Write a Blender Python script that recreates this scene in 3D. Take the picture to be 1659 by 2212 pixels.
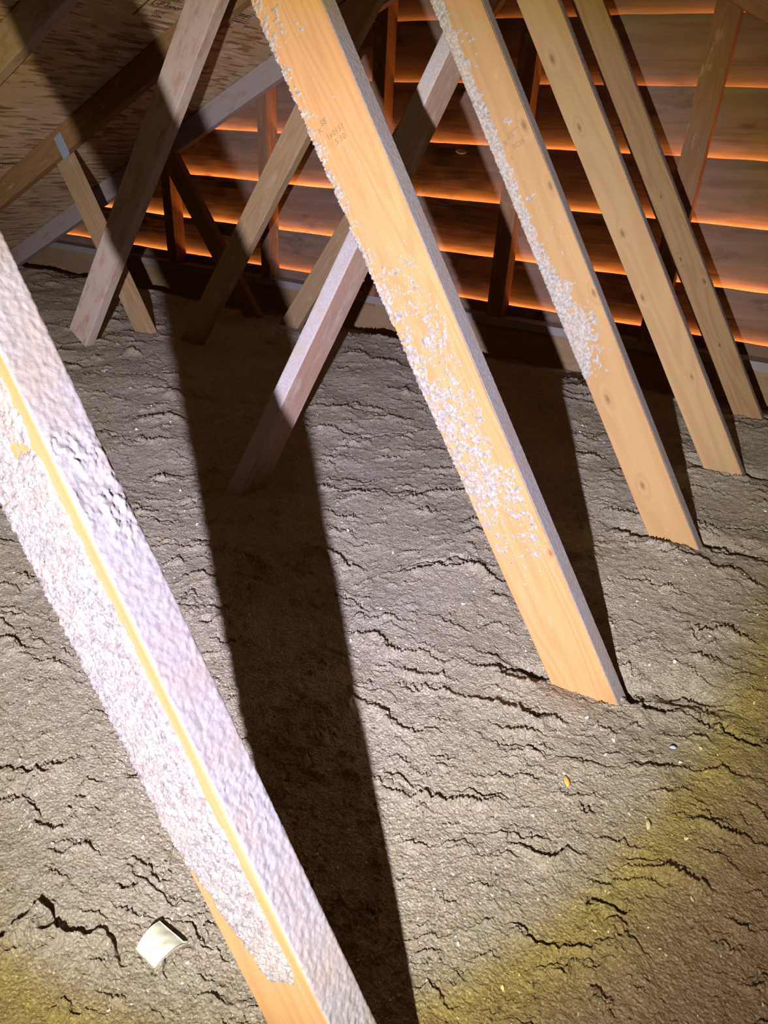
import bpy, math, random
import numpy as np
from mathutils import Vector, Matrix

for o in list(bpy.data.objects):
    bpy.data.objects.remove(o)
scene = bpy.context.scene
COL = scene.collection
EYE = 0.77                                   # camera height above the insulation, metres

# ------------------------------------------------------------------ camera
cam_data = bpy.data.cameras.new('camera')
cam = bpy.data.objects.new('camera', cam_data)
COL.objects.link(cam)
rt = Vector((0.86559209, 0.49765199, 0.05561325))
up = Vector((-0.27880336, 0.38670219, 0.87905068))
fw = Vector((-0.41595556, 0.77640448, -0.4734734))
cam.matrix_world = Matrix(((rt.x, up.x, -fw.x, 0), (rt.y, up.y, -fw.y, 0), (rt.z, up.z, -fw.z, EYE), (0, 0, 0, 1)))
cam_data.sensor_fit = 'VERTICAL'
cam_data.sensor_height = 36.0
cam_data.lens = 1460 / 2212 * 36.0
cam_data.clip_start = 0.02
scene.camera = cam

# ------------------------------------------------------------------ exposure, world
scene.view_settings.view_transform = 'Standard'
scene.view_settings.look = 'None'
scene.view_settings.exposure = 0.0
scene.view_settings.gamma = 1.0
scene.view_settings.use_curve_mapping = False
world = bpy.data.worlds.new('attic_air')
scene.world = world
world.use_nodes = True
bg = world.node_tree.nodes['Background']
bg.inputs['Color'].default_value = (1.0, 0.55, 0.20, 1)
bg.inputs['Strength'].default_value = 0.022

# ------------------------------------------------------------------ the hand torch (the only strong light)
TORCH = Vector((-0.03, -0.19, EYE - 0.13))
AIM = TORCH + Vector((-0.4516, 0.8270, -0.3350))
ld = bpy.data.lights.new('torch_light', 'SPOT')
torch = bpy.data.objects.new('torch_light', ld)
COL.objects.link(torch)
torch.location = TORCH
torch.rotation_euler = (AIM - TORCH).to_track_quat('-Z', 'Y').to_euler()
ld.energy = 1.0
ld.color = (1, 1, 1)
ld.shadow_soft_size = 0.006
ld.spot_size = math.radians(150)
ld.spot_blend = 0.3
ld.use_nodes = True
nt = ld.node_tree
nt.nodes.clear()
n_out = nt.nodes.new('ShaderNodeOutputLight')
n_em = nt.nodes.new('ShaderNodeEmission')
n_tc = nt.nodes.new('ShaderNodeTexCoord')
n_sep = nt.nodes.new('ShaderNodeSeparateXYZ')
n_abs = nt.nodes.new('ShaderNodeMath'); n_abs.operation = 'ABSOLUTE'
n_ac = nt.nodes.new('ShaderNodeMath'); n_ac.operation = 'ARCCOSINE'
n_dv = nt.nodes.new('ShaderNodeMath'); n_dv.operation = 'DIVIDE'; n_dv.inputs[1].default_value = math.radians(60)
n_cr = nt.nodes.new('ShaderNodeValToRGB')       # colour of the beam across its angle
n_sr = nt.nodes.new('ShaderNodeValToRGB')       # brightness of the beam across its angle
n_ff = nt.nodes.new('ShaderNodeLightFalloff')
n_ml = nt.nodes.new('ShaderNodeMath'); n_ml.operation = 'MULTIPLY'
nt.links.new(n_tc.outputs['Normal'], n_sep.inputs[0])
nt.links.new(n_sep.outputs['Z'], n_abs.inputs[0])
nt.links.new(n_abs.outputs[0], n_ac.inputs[0])
nt.links.new(n_ac.outputs[0], n_dv.inputs[0])
nt.links.new(n_dv.outputs[0], n_cr.inputs[0])
nt.links.new(n_dv.outputs[0], n_sr.inputs[0])
n_ff.inputs['Strength'].default_value = 500.0
n_ff.inputs['Smooth'].default_value = 3.0
nt.links.new(n_sr.outputs[0], n_ml.inputs[0])
nt.links.new(n_ff.outputs['Quadratic'], n_ml.inputs[1])
nt.links.new(n_cr.outputs[0], n_em.inputs['Color'])
nt.links.new(n_ml.outputs[0], n_em.inputs['Strength'])
nt.links.new(n_em.outputs[0], n_out.inputs[0])


def set_ramp(node, stops):
    cr = node.color_ramp
    while len(cr.elements) > 1:
        cr.elements.remove(cr.elements[-1])
    cr.elements[0].position = stops[0][0]
    cr.elements[0].color = (*stops[0][1], 1)
    for p, c in stops[1:]:
        e = cr.elements.new(p)
        e.color = (*c, 1)


set_ramp(n_cr, [(0.0, (0.93, 0.88, 1.12)), (0.28, (0.95, 0.90, 1.05)), (0.46, (1.0, 0.94, 0.95)), (0.53, (1.0, 0.93, 0.82)),
                (0.572, (1.0, 0.86, 0.30)), (0.61, (1.0, 0.82, 0.38)), (0.68, (1.0, 0.74, 0.50)), (1.0, (1.0, 0.62, 0.45))])
set_ramp(n_sr, [(0.0, (1, 1, 1)), (0.25, (1.0,) * 3), (0.42, (0.92,) * 3), (0.50, (0.72,) * 3), (0.57, (0.50,) * 3),
                (0.63, (0.33,) * 3), (0.72, (0.21,) * 3), (0.85, (0.10,) * 3), (1.0, (0.03,) * 3)])

# ------------------------------------------------------------------ noise in numpy
_rng = np.random.default_rng(7)
_perm = _rng.permutation(256).astype(np.int64)
_perm = np.concatenate([_perm, _perm])
_gang = _rng.random(256) * 2 * np.pi
_gx, _gy = np.cos(_gang), np.sin(_gang)


def perlin(x, y):
    x = np.asarray(x, float); y = np.asarray(y, float)
    xi = np.floor(x).astype(np.int64); yi = np.floor(y).astype(np.int64)
    fx = x - xi; fy = y - yi
    u = fx * fx * fx * (fx * (fx * 6 - 15) + 10); v = fy * fy * fy * (fy * (fy * 6 - 15) + 10)

    def g(ix, iy, dx, dy):
        h = _perm[(_perm[ix & 255] + iy) & 255]
        return _gx[h] * dx + _gy[h] * dy
    a = g(xi, yi, fx, fy); b = g(xi + 1, yi, fx - 1, fy)
    c = g(xi, yi + 1, fx, fy - 1); d = g(xi + 1, yi + 1, fx - 1, fy - 1)
    return 1.5 * ((a + (b - a) * u) * (1 - v) + (c + (d - c) * u) * v)


def fbm(x, y, octv=4, gain=0.5):
    s = 0; a = 1.0
    for i in range(octv):
        s = s + a * perlin(x * 2 ** i + 17.3 * i, y * 2 ** i - 9.1 * i)
        a *= gain
    return s


def smooth(a, b, x):
    t = np.clip((x - a) / (b - a), 0, 1)
    return t * t * (3 - 2 * t)


# ------------------------------------------------------------------ object helpers
def link(name, verts, faces, mat, parent=None, smooth_shade=False, matrix=None):
    me = bpy.data.meshes.new(name)
    me.from_pydata([tuple(v) for v in verts], [], [tuple(f) for f in faces])
    me.update()
    if smooth_shade:
        me.polygons.foreach_set('use_smooth', [True] * len(me.polygons))
    if mat:
        me.materials.append(mat)
    o = bpy.data.objects.new(name, me)
    COL.objects.link(o)
    if matrix is not None:
        o.matrix_world = matrix
    if parent:
        o.parent = parent
    return o


def link_grid(name, P, mat, parent=None, keep=None, matrix=None):
    """P: rows x cols x 3 array of points -> one smooth quad grid."""
    R, C, _ = P.shape
    idx = np.arange(R * C).reshape(R, C)
    q = np.stack([idx[:-1, :-1], idx[:-1, 1:], idx[1:, 1:], idx[1:, :-1]], -1).reshape(-1, 4)
    if keep is not None:
        k = keep.reshape(-1)
        q = q[k[q].all(1)]
        used = np.zeros(R * C, bool); used[q.ravel()] = True
        remap = np.cumsum(used) - 1
        q = remap[q]; co = P.reshape(-1, 3)[used]
    else:
        co = P.reshape(-1, 3)
    me = bpy.data.meshes.new(name)
    me.vertices.add(len(co)); me.vertices.foreach_set('co', co.astype(np.float32).ravel())
    me.loops.add(len(q) * 4); me.loops.foreach_set('vertex_index', q.astype(np.int32).ravel())
    me.polygons.add(len(q)); me.polygons.foreach_set('loop_start', np.arange(len(q), dtype=np.int32) * 4)
    me.polygons.foreach_set('use_smooth', np.ones(len(q), bool))
    me.update(calc_edges=True)
    me.validate()
    if mat:
        me.materials.append(mat)
    o = bpy.data.objects.new(name, me)
    COL.objects.link(o)
    if matrix is not None:
        o.matrix_world = matrix
    if parent:
        o.parent = parent
    return o


def tag(o, label=None, cat=None, group=None, kind=None):
    if label: o['label'] = label
    if cat: o['category'] = cat
    if group: o['group'] = group
    if kind: o['kind'] = kind
    return o


def box(name, x0, x1, y0, y1, z0, z1, mat, parent=None):
    v = [(x, y, z) for z in (z0, z1) for y in (y0, y1) for x in (x0, x1)]
    f = [(0, 2, 3, 1), (4, 5, 7, 6), (0, 1, 5, 4), (1, 3, 7, 5), (3, 2, 6, 7), (2, 0, 4, 6)]
    return link(name, v, f, mat, parent)


# ------------------------------------------------------------------ materials
def new_mat(name):
    m = bpy.data.materials.new(name)
    m.use_nodes = True
    nt = m.node_tree
    b = nt.nodes['Principled BSDF']
    b.inputs['Roughness'].default_value = 0.9
    b.inputs['Specular IOR Level'].default_value = 0.15
    return m, nt, b


def N(nt, t, **kw):
    n = nt.nodes.new(t)
    for k, v in kw.items():
        setattr(n, k, v)
    return n


def ramp(nt, src, stops):
    r = N(nt, 'ShaderNodeValToRGB')
    set_ramp(r, stops)
    nt.links.new(src, r.inputs[0])
    return r.outputs[0]


def mix(nt, fac, a, b, mode='MIX'):
    m = N(nt, 'ShaderNodeMix', data_type='RGBA', blend_type=mode)
    for sock, val in ((m.inputs[0], fac), (m.inputs[6], a), (m.inputs[7], b)):
        if hasattr(val, 'is_output'):
            nt.links.new(val, sock)
        elif isinstance(val, (int, float)):
            sock.default_value = val
        else:
            sock.default_value = (*val, 1)
    return m.outputs[2]


def mapped(nt, scale, loc=(0, 0, 0), rot=(0, 0, 0)):
    tc = N(nt, 'ShaderNodeTexCoord')
    mp = N(nt, 'ShaderNodeMapping')
    mp.inputs['Scale'].default_value = scale
    mp.inputs['Location'].default_value = loc
    mp.inputs['Rotation'].default_value = rot
    nt.links.new(tc.outputs['Object'], mp.inputs[0])
    return mp.outputs[0]


def noise(nt, vec, scale, detail=4, rough=0.55, dist=0.0):
    n = N(nt, 'ShaderNodeTexNoise')
    n.inputs['Scale'].default_value = scale
    n.inputs['Detail'].default_value = detail
    n.inputs['Roughness'].default_value = rough
    n.inputs['Distortion'].default_value = dist
    nt.links.new(vec, n.inputs['Vector'])
    return n.outputs[0]


def bump(nt, b, h, strength, dist):
    n = N(nt, 'ShaderNodeBump')
    n.inputs['Strength'].default_value = strength
    n.inputs['Distance'].default_value = dist
    nt.links.new(h, n.inputs['Height'])
    nt.links.new(n.outputs[0], b.inputs['Normal'])


def wood(name, light, dark, seed=0, dusty=0.0, knots=True, dust_col=(0.50, 0.46, 0.43), grain=1.0, knot_at=()):
    """Softwood with grain along the local X axis."""
    m, nt, b = new_mat(name)
    v1 = mapped(nt, (0.75 * grain, 9 * grain, 5 * grain), (seed * 3.7, seed * 1.3, seed))
    ng = noise(nt, v1, 1.0, 2.2, 0.42, 0.25)
    mu = N(nt, 'ShaderNodeMath', operation='MULTIPLY'); mu.inputs[1].default_value = 95.0
    nt.links.new(ng, mu.inputs[0])
    phase = mu.outputs[0]
    cores = []
    for kx, ky, kr in knot_at:           # grain swirls round each knot
        vm = N(nt, 'ShaderNodeVectorMath', operation='LENGTH')
        nt.links.new(mapped(nt, (0.42 / kr, 1 / kr, 0), (-0.42 * kx / kr, -ky / kr, 0)), vm.inputs[0])
        ex = N(nt, 'ShaderNodeMapRange', interpolation_type='SMOOTHERSTEP')
        ex.inputs['From Min'].default_value = 0; ex.inputs['From Max'].default_value = 3.2
        ex.inputs['To Min'].default_value = 7.0; ex.inputs['To Max'].default_value = 0.0
        nt.links.new(vm.outputs['Value'], ex.inputs['Value'])
        ad = N(nt, 'ShaderNodeMath', operation='ADD')
        nt.links.new(phase, ad.inputs[0]); nt.links.new(ex.outputs[0], ad.inputs[1])
        phase = ad.outputs[0]
        cores.append(vm.outputs['Value'])
    sn = N(nt, 'ShaderNodeMath', operation='SINE')
    nt.links.new(phase, sn.inputs[0])
    mr = N(nt, 'ShaderNodeMapRange'); mr.inputs['From Min'].default_value = -1
    nt.links.new(sn.outputs[0], mr.inputs['Value'])
    col = mix(nt, ramp(nt, mr.outputs[0], [(0.0, (0.05,) * 3), (0.5, (0.15,) * 3), (1.0, (0.45,) * 3)]), light, dark)
    fine = noise(nt, mapped(nt, (8, 260, 260), (seed, 0, 0)), 1.0, 3, 0.6)
    col = mix(nt, ramp(nt, fine, [(0.35, (0.25,) * 3), (0.6, (0, 0, 0))]), col, dark)
    big = noise(nt, mapped(nt, (1.7, 9, 9), (seed * 5.1, 0, 0)), 1.0, 3)
    col = mix(nt, ramp(nt, big, [(0.3, (0.0,) * 3), (0.75, (0.35,) * 3)]), col, tuple(c * 0.72 for c in light))
    if knots:
        vo = N(nt, 'ShaderNodeTexVoronoi')
        vo.inputs['Scale'].default_value = 1.0
        nt.links.new(mapped(nt, (3.1, 13, 13), (seed * 2.3 + 0.4, seed * 0.7, 0)), vo.inputs['Vector'])
        k = ramp(nt, vo.outputs['Distance'], [(0.05, (0.85,) * 3), (0.12, (0.35,) * 3), (0.22, (0, 0, 0))])
        col = mix(nt, k, col, tuple(c * 0.42 for c in dark))
    for c_ in cores:
        col = mix(nt, ramp(nt, c_, [(0.25, (0.8,) * 3), (0.5, (0.5,) * 3), (0.9, (0.12,) * 3), (1.0, (0, 0, 0))]), col, tuple(c * 0.5 for c in dark))
    if dusty > 0:
        dn = noise(nt, mapped(nt, (9, 26, 26), (seed, 3, 0)), 1.0, 7, 0.72)
        t = 0.72 - 0.42 * dusty
        col = mix(nt, ramp(nt, dn, [(t - 0.05, (0, 0, 0)), (t + 0.10, (0.75,) * 3)]), col, dust_col)
    nt.links.new(col, b.inputs['Base Color'])
    bump(nt, b, fine, 0.35, 0.0008)
    b.inputs['Roughness'].default_value = 0.75
    return m


def dust_material(name, a, c, scale=1.0, bm=0.6):
    m, nt, b = new_mat(name)
    v = mapped(nt, (1, 1, 1))
    n1 = noise(nt, v, 160 * scale, 6, 0.7)
    n2 = noise(nt, v, 18, 4, 0.6)
    col = mix(nt, ramp(nt, n1, [(0.32, (0, 0, 0)), (0.62, (1, 1, 1))]), a, c)
    col = mix(nt, ramp(nt, n2, [(0.42, (0, 0, 0)), (0.66, (0.55,) * 3)]), col, (0.44, 0.34, 0.27))
    nt.links.new(col, b.inputs['Base Color'])
    bump(nt, b, noise(nt, v, 420 * scale, 3, 0.6), bm, 0.0015)
    b.inputs['Roughness'].default_value = 1.0
    b.inputs['Specular IOR Level'].default_value = 0.05
    return m


M_dust = dust_material('cellulose_dust', (0.17, 0.153, 0.142), (0.46, 0.43, 0.405))
M_topdust = dust_material('fine_grey_dust', (0.34, 0.32, 0.33), (0.46, 0.435, 0.45), 1.4, 0.2)


def insulation_material():
    m, nt, b = new_mat('blown_cellulose')
    v = mapped(nt, (1, 1, 1))
    big = noise(nt, v, 3.2, 4, 0.6)
    col = mix(nt, ramp(nt, big, [(0.35, (0, 0, 0)), (0.65, (1, 1, 1))]), (0.465, 0.405, 0.300), (0.555, 0.500, 0.400))
    mid = noise(nt, v, 60, 6, 0.75)
    col = mix(nt, ramp(nt, mid, [(0.38, (0.55,) * 3), (0.60, (0, 0, 0))]), col, (0.26, 0.205, 0.135))
    fine = noise(nt, v, 380, 4, 0.7)
    col = mix(nt, ramp(nt, fine, [(0.52, (0, 0, 0)), (0.64, (0.9,) * 3)]), col, (0.78, 0.74, 0.68))
    # pale fibres and flecks of paper in the fill
    for sc, th, cc, off in ((95, 0.13, (0.80, 0.78, 0.78), 0), (210, 0.15, (0.75, 0.72, 0.66), 5), (60, 0.07, (0.10, 0.07, 0.05), 9)):
        vo = N(nt, 'ShaderNodeTexVoronoi')
        vo.inputs['Scale'].default_value = sc
        vo.inputs['Randomness'].default_value = 1.0
        nt.links.new(mapped(nt, (1, 1.5, 1), (off, off, 0)), vo.inputs['Vector'])
        gate = ramp(nt, noise(nt, v, 22 + off, 3, 0.6), [(0.50, (0, 0, 0)), (0.60, (1, 1, 1))])
        spot = ramp(nt, vo.outputs['Distance'], [(th, (1, 1, 1)), (th + 0.12, (0, 0, 0))])
        f = N(nt, 'ShaderNodeMath', operation='MULTIPLY')
        nt.links.new(gate, f.inputs[0]); nt.links.new(spot, f.inputs[1])
        col = mix(nt, f.outputs[0], col, cc)
    # frosty patches of whiter paper fibre
    fr = noise(nt, mapped(nt, (1, 1, 1), (4.2, 1.7, 0)), 5.5, 6, 0.7)
    fr2 = ramp(nt, fr, [(0.58, (0, 0, 0)), (0.70, (0.55,) * 3)])
    col = mix(nt, fr2, col, (0.52, 0.50, 0.48))
    nt.links.new(col, b.inputs['Base Color'])
    crumb = N(nt, 'ShaderNodeTexVoronoi'); crumb.inputs['Scale'].default_value = 230
    nt.links.new(mapped(nt, (1, 1.3, 1.3)), crumb.inputs['Vector'])
    fine2 = noise(nt, v, 620, 4, 0.75)
    mm = N(nt, 'ShaderNodeMath', operation='MULTIPLY'); mm.inputs[1].default_value = 0.45
    nt.links.new(mid, mm.inputs[0])
    hsum = N(nt, 'ShaderNodeMath', operation='ADD')
    nt.links.new(mm.outputs[0], hsum.inputs[0]); nt.links.new(fine2, hsum.inputs[1])
    h2 = N(nt, 'ShaderNodeMath', operation='SUBTRACT')
    nt.links.new(hsum.outputs[0], h2.inputs[0]); nt.links.new(crumb.outputs['Distance'], h2.inputs[1])
    bump(nt, b, h2.outputs[0], 0.95, 0.0042)
    b.inputs['Roughness'].default_value = 1.0
    b.inputs['Specular IOR Level'].default_value = 0.1
    return m


def osb_material():
    m, nt, b = new_mat('strand_board')
    col = None
    hs = []
    base = noise(nt, mapped(nt, (1, 1, 1)), 2.2, 4)
    col = mix(nt, ramp(nt, base, [(0.35, (0, 0, 0)), (0.65, (1, 1, 1))]), (0.39, 0.255, 0.165), (0.49, 0.35, 0.245))
    for i, (ang, sx, sy, c) in enumerate(((0.15, 60, 11, (0.55, 0.41, 0.28)), (-0.35, 80, 13, (0.22, 0.12, 0.05)), (0.55, 52, 9, (0.50, 0.35, 0.21)), (-0.1, 120, 18, (0.56, 0.47, 0.36)), (-0.9, 70, 13, (0.17, 0.09, 0.04)))):
        vo = N(nt, 'ShaderNodeTexVoronoi')
        vo.inputs['Scale'].default_value = 1.0
        nt.links.new(mapped(nt, (sx, sy, sx), (i * 3.1, i * 1.7, 0), (0, 0, ang)), vo.inputs['Vector'])
        sep = N(nt, 'ShaderNodeSeparateColor')
        nt.links.new(vo.outputs['Color'], sep.inputs[0])
        lim = 0.76 if i < 3 else 0.90
        f = ramp(nt, sep.outputs[0], [(lim, (0, 0, 0)), (lim + 0.02, (0.75,) * 3)])
        col = mix(nt, f, col, c)
        hs.append(sep.outputs[0])
    dn = noise(nt, mapped(nt, (1, 1, 1)), 30, 5, 0.7)
    col = mix(nt, ramp(nt, dn, [(0.5, (0, 0, 0)), (0.8, (0.3,) * 3)]), col, (0.5, 0.45, 0.42))
    nt.links.new(col, b.inputs['Base Color'])
    a = N(nt, 'ShaderNodeMath', operation='ADD')
    nt.links.new(hs[0], a.inputs[0]); nt.links.new(hs[1], a.inputs[1])
    a2 = N(nt, 'ShaderNodeMath', operation='ADD')
    nt.links.new(a.outputs[0], a2.inputs[0]); nt.links.new(hs[3], a2.inputs[1])
    bump(nt, b, a2.outputs[0], 0.6, 0.0016)
    return m


def siding_material():
    m, nt, b = new_mat('weathered_board_siding')
    grain = noise(nt, mapped(nt, (1.1, 10, 15)), 1.0, 5, 0.6, 1.0)
    col = mix(nt, ramp(nt, grain, [(0.35, (0, 0, 0)), (0.65, (1, 1, 1))]), (0.165, 0.105, 0.078), (0.235, 0.160, 0.125))
    vo = N(nt, 'ShaderNodeTexVoronoi')
    vo.inputs['Scale'].default_value = 1.0
    nt.links.new(mapped(nt, (2.6, 1, 7.5), (0.3, 0, 0.2)), vo.inputs['Vector'])
    col = mix(nt, ramp(nt, vo.outputs['Distance'], [(0.06, (0.8,) * 3), (0.14, (0, 0, 0))]), col, (0.05, 0.035, 0.03))
    st = noise(nt, mapped(nt, (2, 1, 5)), 1.0, 5, 0.7)
    col = mix(nt, ramp(nt, st, [(0.60, (0, 0, 0)), (0.72, (0.6,) * 3)]), col, (0.07, 0.05, 0.045))
    nt.links.new(col, b.inputs['Base Color'])
    bump(nt, b, grain, 0.5, 0.003)
    return m


M_ins = insulation_material()
M_osb = osb_material()
M_sid = siding_material()
ORANGE_L, ORANGE_D = (0.66, 0.375, 0.150), (0.47, 0.215, 0.065)
TAN_L, TAN_D = (0.56, 0.36, 0.165), (0.40, 0.225, 0.085)
M_w1 = wood('orange_pine_near', (0.60, 0.35, 0.150), (0.50, 0.25, 0.09), 1, 0, False)
M_w2 = wood('orange_pine', (0.56, 0.315, 0.145), (0.42, 0.20, 0.075), 2, 0.10, False, (0.56, 0.46, 0.40), 1.6, [(-0.350, -0.004, 0.005)])
M_w3 = wood('golden_pine', (0.43, 0.275, 0.13), (0.34, 0.195, 0.08), 3, 0.12, False, (0.5, 0.42, 0.36), 0.8, [(0.344, -0.012, 0.006), (0.215, -0.008, 0.006), (-0.02, -0.006, 0.006), (-0.244, -0.062, 0.007), (-0.459, -0.062, 0.007)])
M_w4 = wood('golden_pine_clean', (0.43, 0.285, 0.145), (0.31, 0.185, 0.085), 4, 0.0, False, grain=0.7, knot_at=[(0.567, -0.062, 0.007), (0.385, -0.062, 0.007), (0.09, -0.060, 0.007), (-0.09, -0.072, 0.006), (-0.346, -0.030, 0.005)])
M_w5 = wood('tan_pine', (0.33, 0.215, 0.105), (0.20, 0.115, 0.05), 5, 0.0, False, grain=1.3, knot_at=[(0.166, -0.045, 0.004), (-0.05, -0.058, 0.005), (-0.152, -0.015, 0.005), (-0.375, -0.042, 0.005)])
M_wa = wood('reddish_pine', (0.34, 0.215, 0.150), (0.24, 0.130, 0.085), 6, 0.75, False, (0.40, 0.34, 0.31))
M_wb = wood('brown_pine', (0.36, 0.25, 0.145), (0.25, 0.155, 0.08), 7, 0.3, False, (0.40, 0.33, 0.28))
M_wc = wood('rose_brown_pine', (0.40, 0.27, 0.21), (0.28, 0.17, 0.12), 8, 0.4, False, (0.44, 0.38, 0.35))
M_wd = wood('dark_chord_wood', (0.27, 0.155, 0.075), (0.17, 0.09, 0.04), 9, 0.15, False)
M_stud = wood('stud_wood', (0.30, 0.165, 0.095), (0.20, 0.10, 0.055), 10, 0.2, False)
M_apron = wood('apron_board', (0.34, 0.235, 0.14), (0.25, 0.16, 0.09), 12, 0.3, False, (0.32, 0.28, 0.25))
M_chord5 = wood('dusty_rafter_wood', (0.30, 0.20, 0.14), (0.22, 0.14, 0.09), 13, 0.8, False, (0.30, 0.275, 0.295))
M_plate = wood('dusty_plate_wood', (0.22, 0.16, 0.12), (0.15, 0.11, 0.09), 11, 0.9, False, (0.34, 0.32, 0.33))


# ------------------------------------------------------------------ the setting
YW = 3.3495                      # inner face of the board siding
RIDGE_X = -0.97
SL = 0.487                       # roof slope
K_DECK = EYE + 1.305             # underside of the roof deck at x = 0 (left slope)
K_CH = EYE + 1.203               # lower edge of the top chords at x = 0

# insulation surface: fine mesh, laid out in rings so that it stays fine close by
# the widest open cracks in the fill: (half width, path)
CRACKS = [
(0.0140, [(-0.054, 0.995), (-0.03, 0.963), (0.0, 0.952), (0.036, 0.958)]),
(0.0050, [(0.036, 0.958), (0.071, 0.961), (0.112, 0.958), (0.147, 0.945), (0.178, 0.962)]),
(0.0110, [(-0.235, 0.905), (-0.197, 0.928), (-0.160, 0.934)]),
(0.0060, [(0.008, 1.571), (0.039, 1.536), (0.089, 1.571), (0.145, 1.602)]),
(0.0050, [(-0.154, 1.467), (-0.13, 1.504), (-0.104, 1.515)]),
(0.0060, [(-0.519, 1.067), (-0.503, 1.11), (-0.466, 1.136), (-0.441, 1.176), (-0.403, 1.164), (-0.353, 1.15)]),
(0.0050, [(-1.049, 0.528), (-1.021, 0.549)]),
(0.0040, [(-0.989, 1.465), (-0.982, 1.563), (-0.956, 1.665), (-0.903, 1.745), (-0.827, 1.834)]),
(0.0040, [(-1.593, 1.184), (-1.527, 1.201), (-1.443, 1.209)]),
(0.0040, [(-1.093, 0.985), (-1.072, 1.023), (-1.067, 1.065)]),
(0.0040, [(-0.129, 1.286), (-0.068, 1.312), (-0.03, 1.311)]),
(0.0040, [(-0.596, 0.923), (-0.548, 0.924), (-0.501, 0.906)]),
(0.0030, [(-0.331, 1.641), (-0.259, 1.644), (-0.191, 1.631)]),
(0.0040, [(-0.479, 0.287), (-0.456, 0.304)]),
(0.0030, [(-0.111, 0.592), (-0.066, 0.624)]),
(0.0050, [(0.004, 0.564), (0.029, 0.573), (0.042, 0.577)]),
(0.0030, [(-0.253, 0.663), (-0.216, 0.671)]),
(0.0030, [(-0.216, 0.729), (-0.16, 0.738), (-0.109, 0.756)]),
(0.0040, [(0.033, 1.689), (0.137, 1.749)]),
(0.0030, [(-1.991, 2.655), (-1.751, 2.818), (-1.447, 2.916)]),
(0.0030, [(-2.096, 1.57), (-1.968, 1.605), (-1.863, 1.658), (-1.739, 1.624)]),
(0.0030, [(-0.36, 0.759), (-0.326, 0.775)]),
(0.0040, [(-1.107, 0.901), (-1.062, 0.92), (-1.026, 0.925)]),
(0.0040, [(-0.679, 0.673), (-0.649, 0.685)]),
(0.0030, [(-0.047, 0.686), (-0.019, 0.698)]),
(0.0040, [(-0.038, 2.06), (0.005, 2.013), (0.062, 2.056)]),
]


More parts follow.
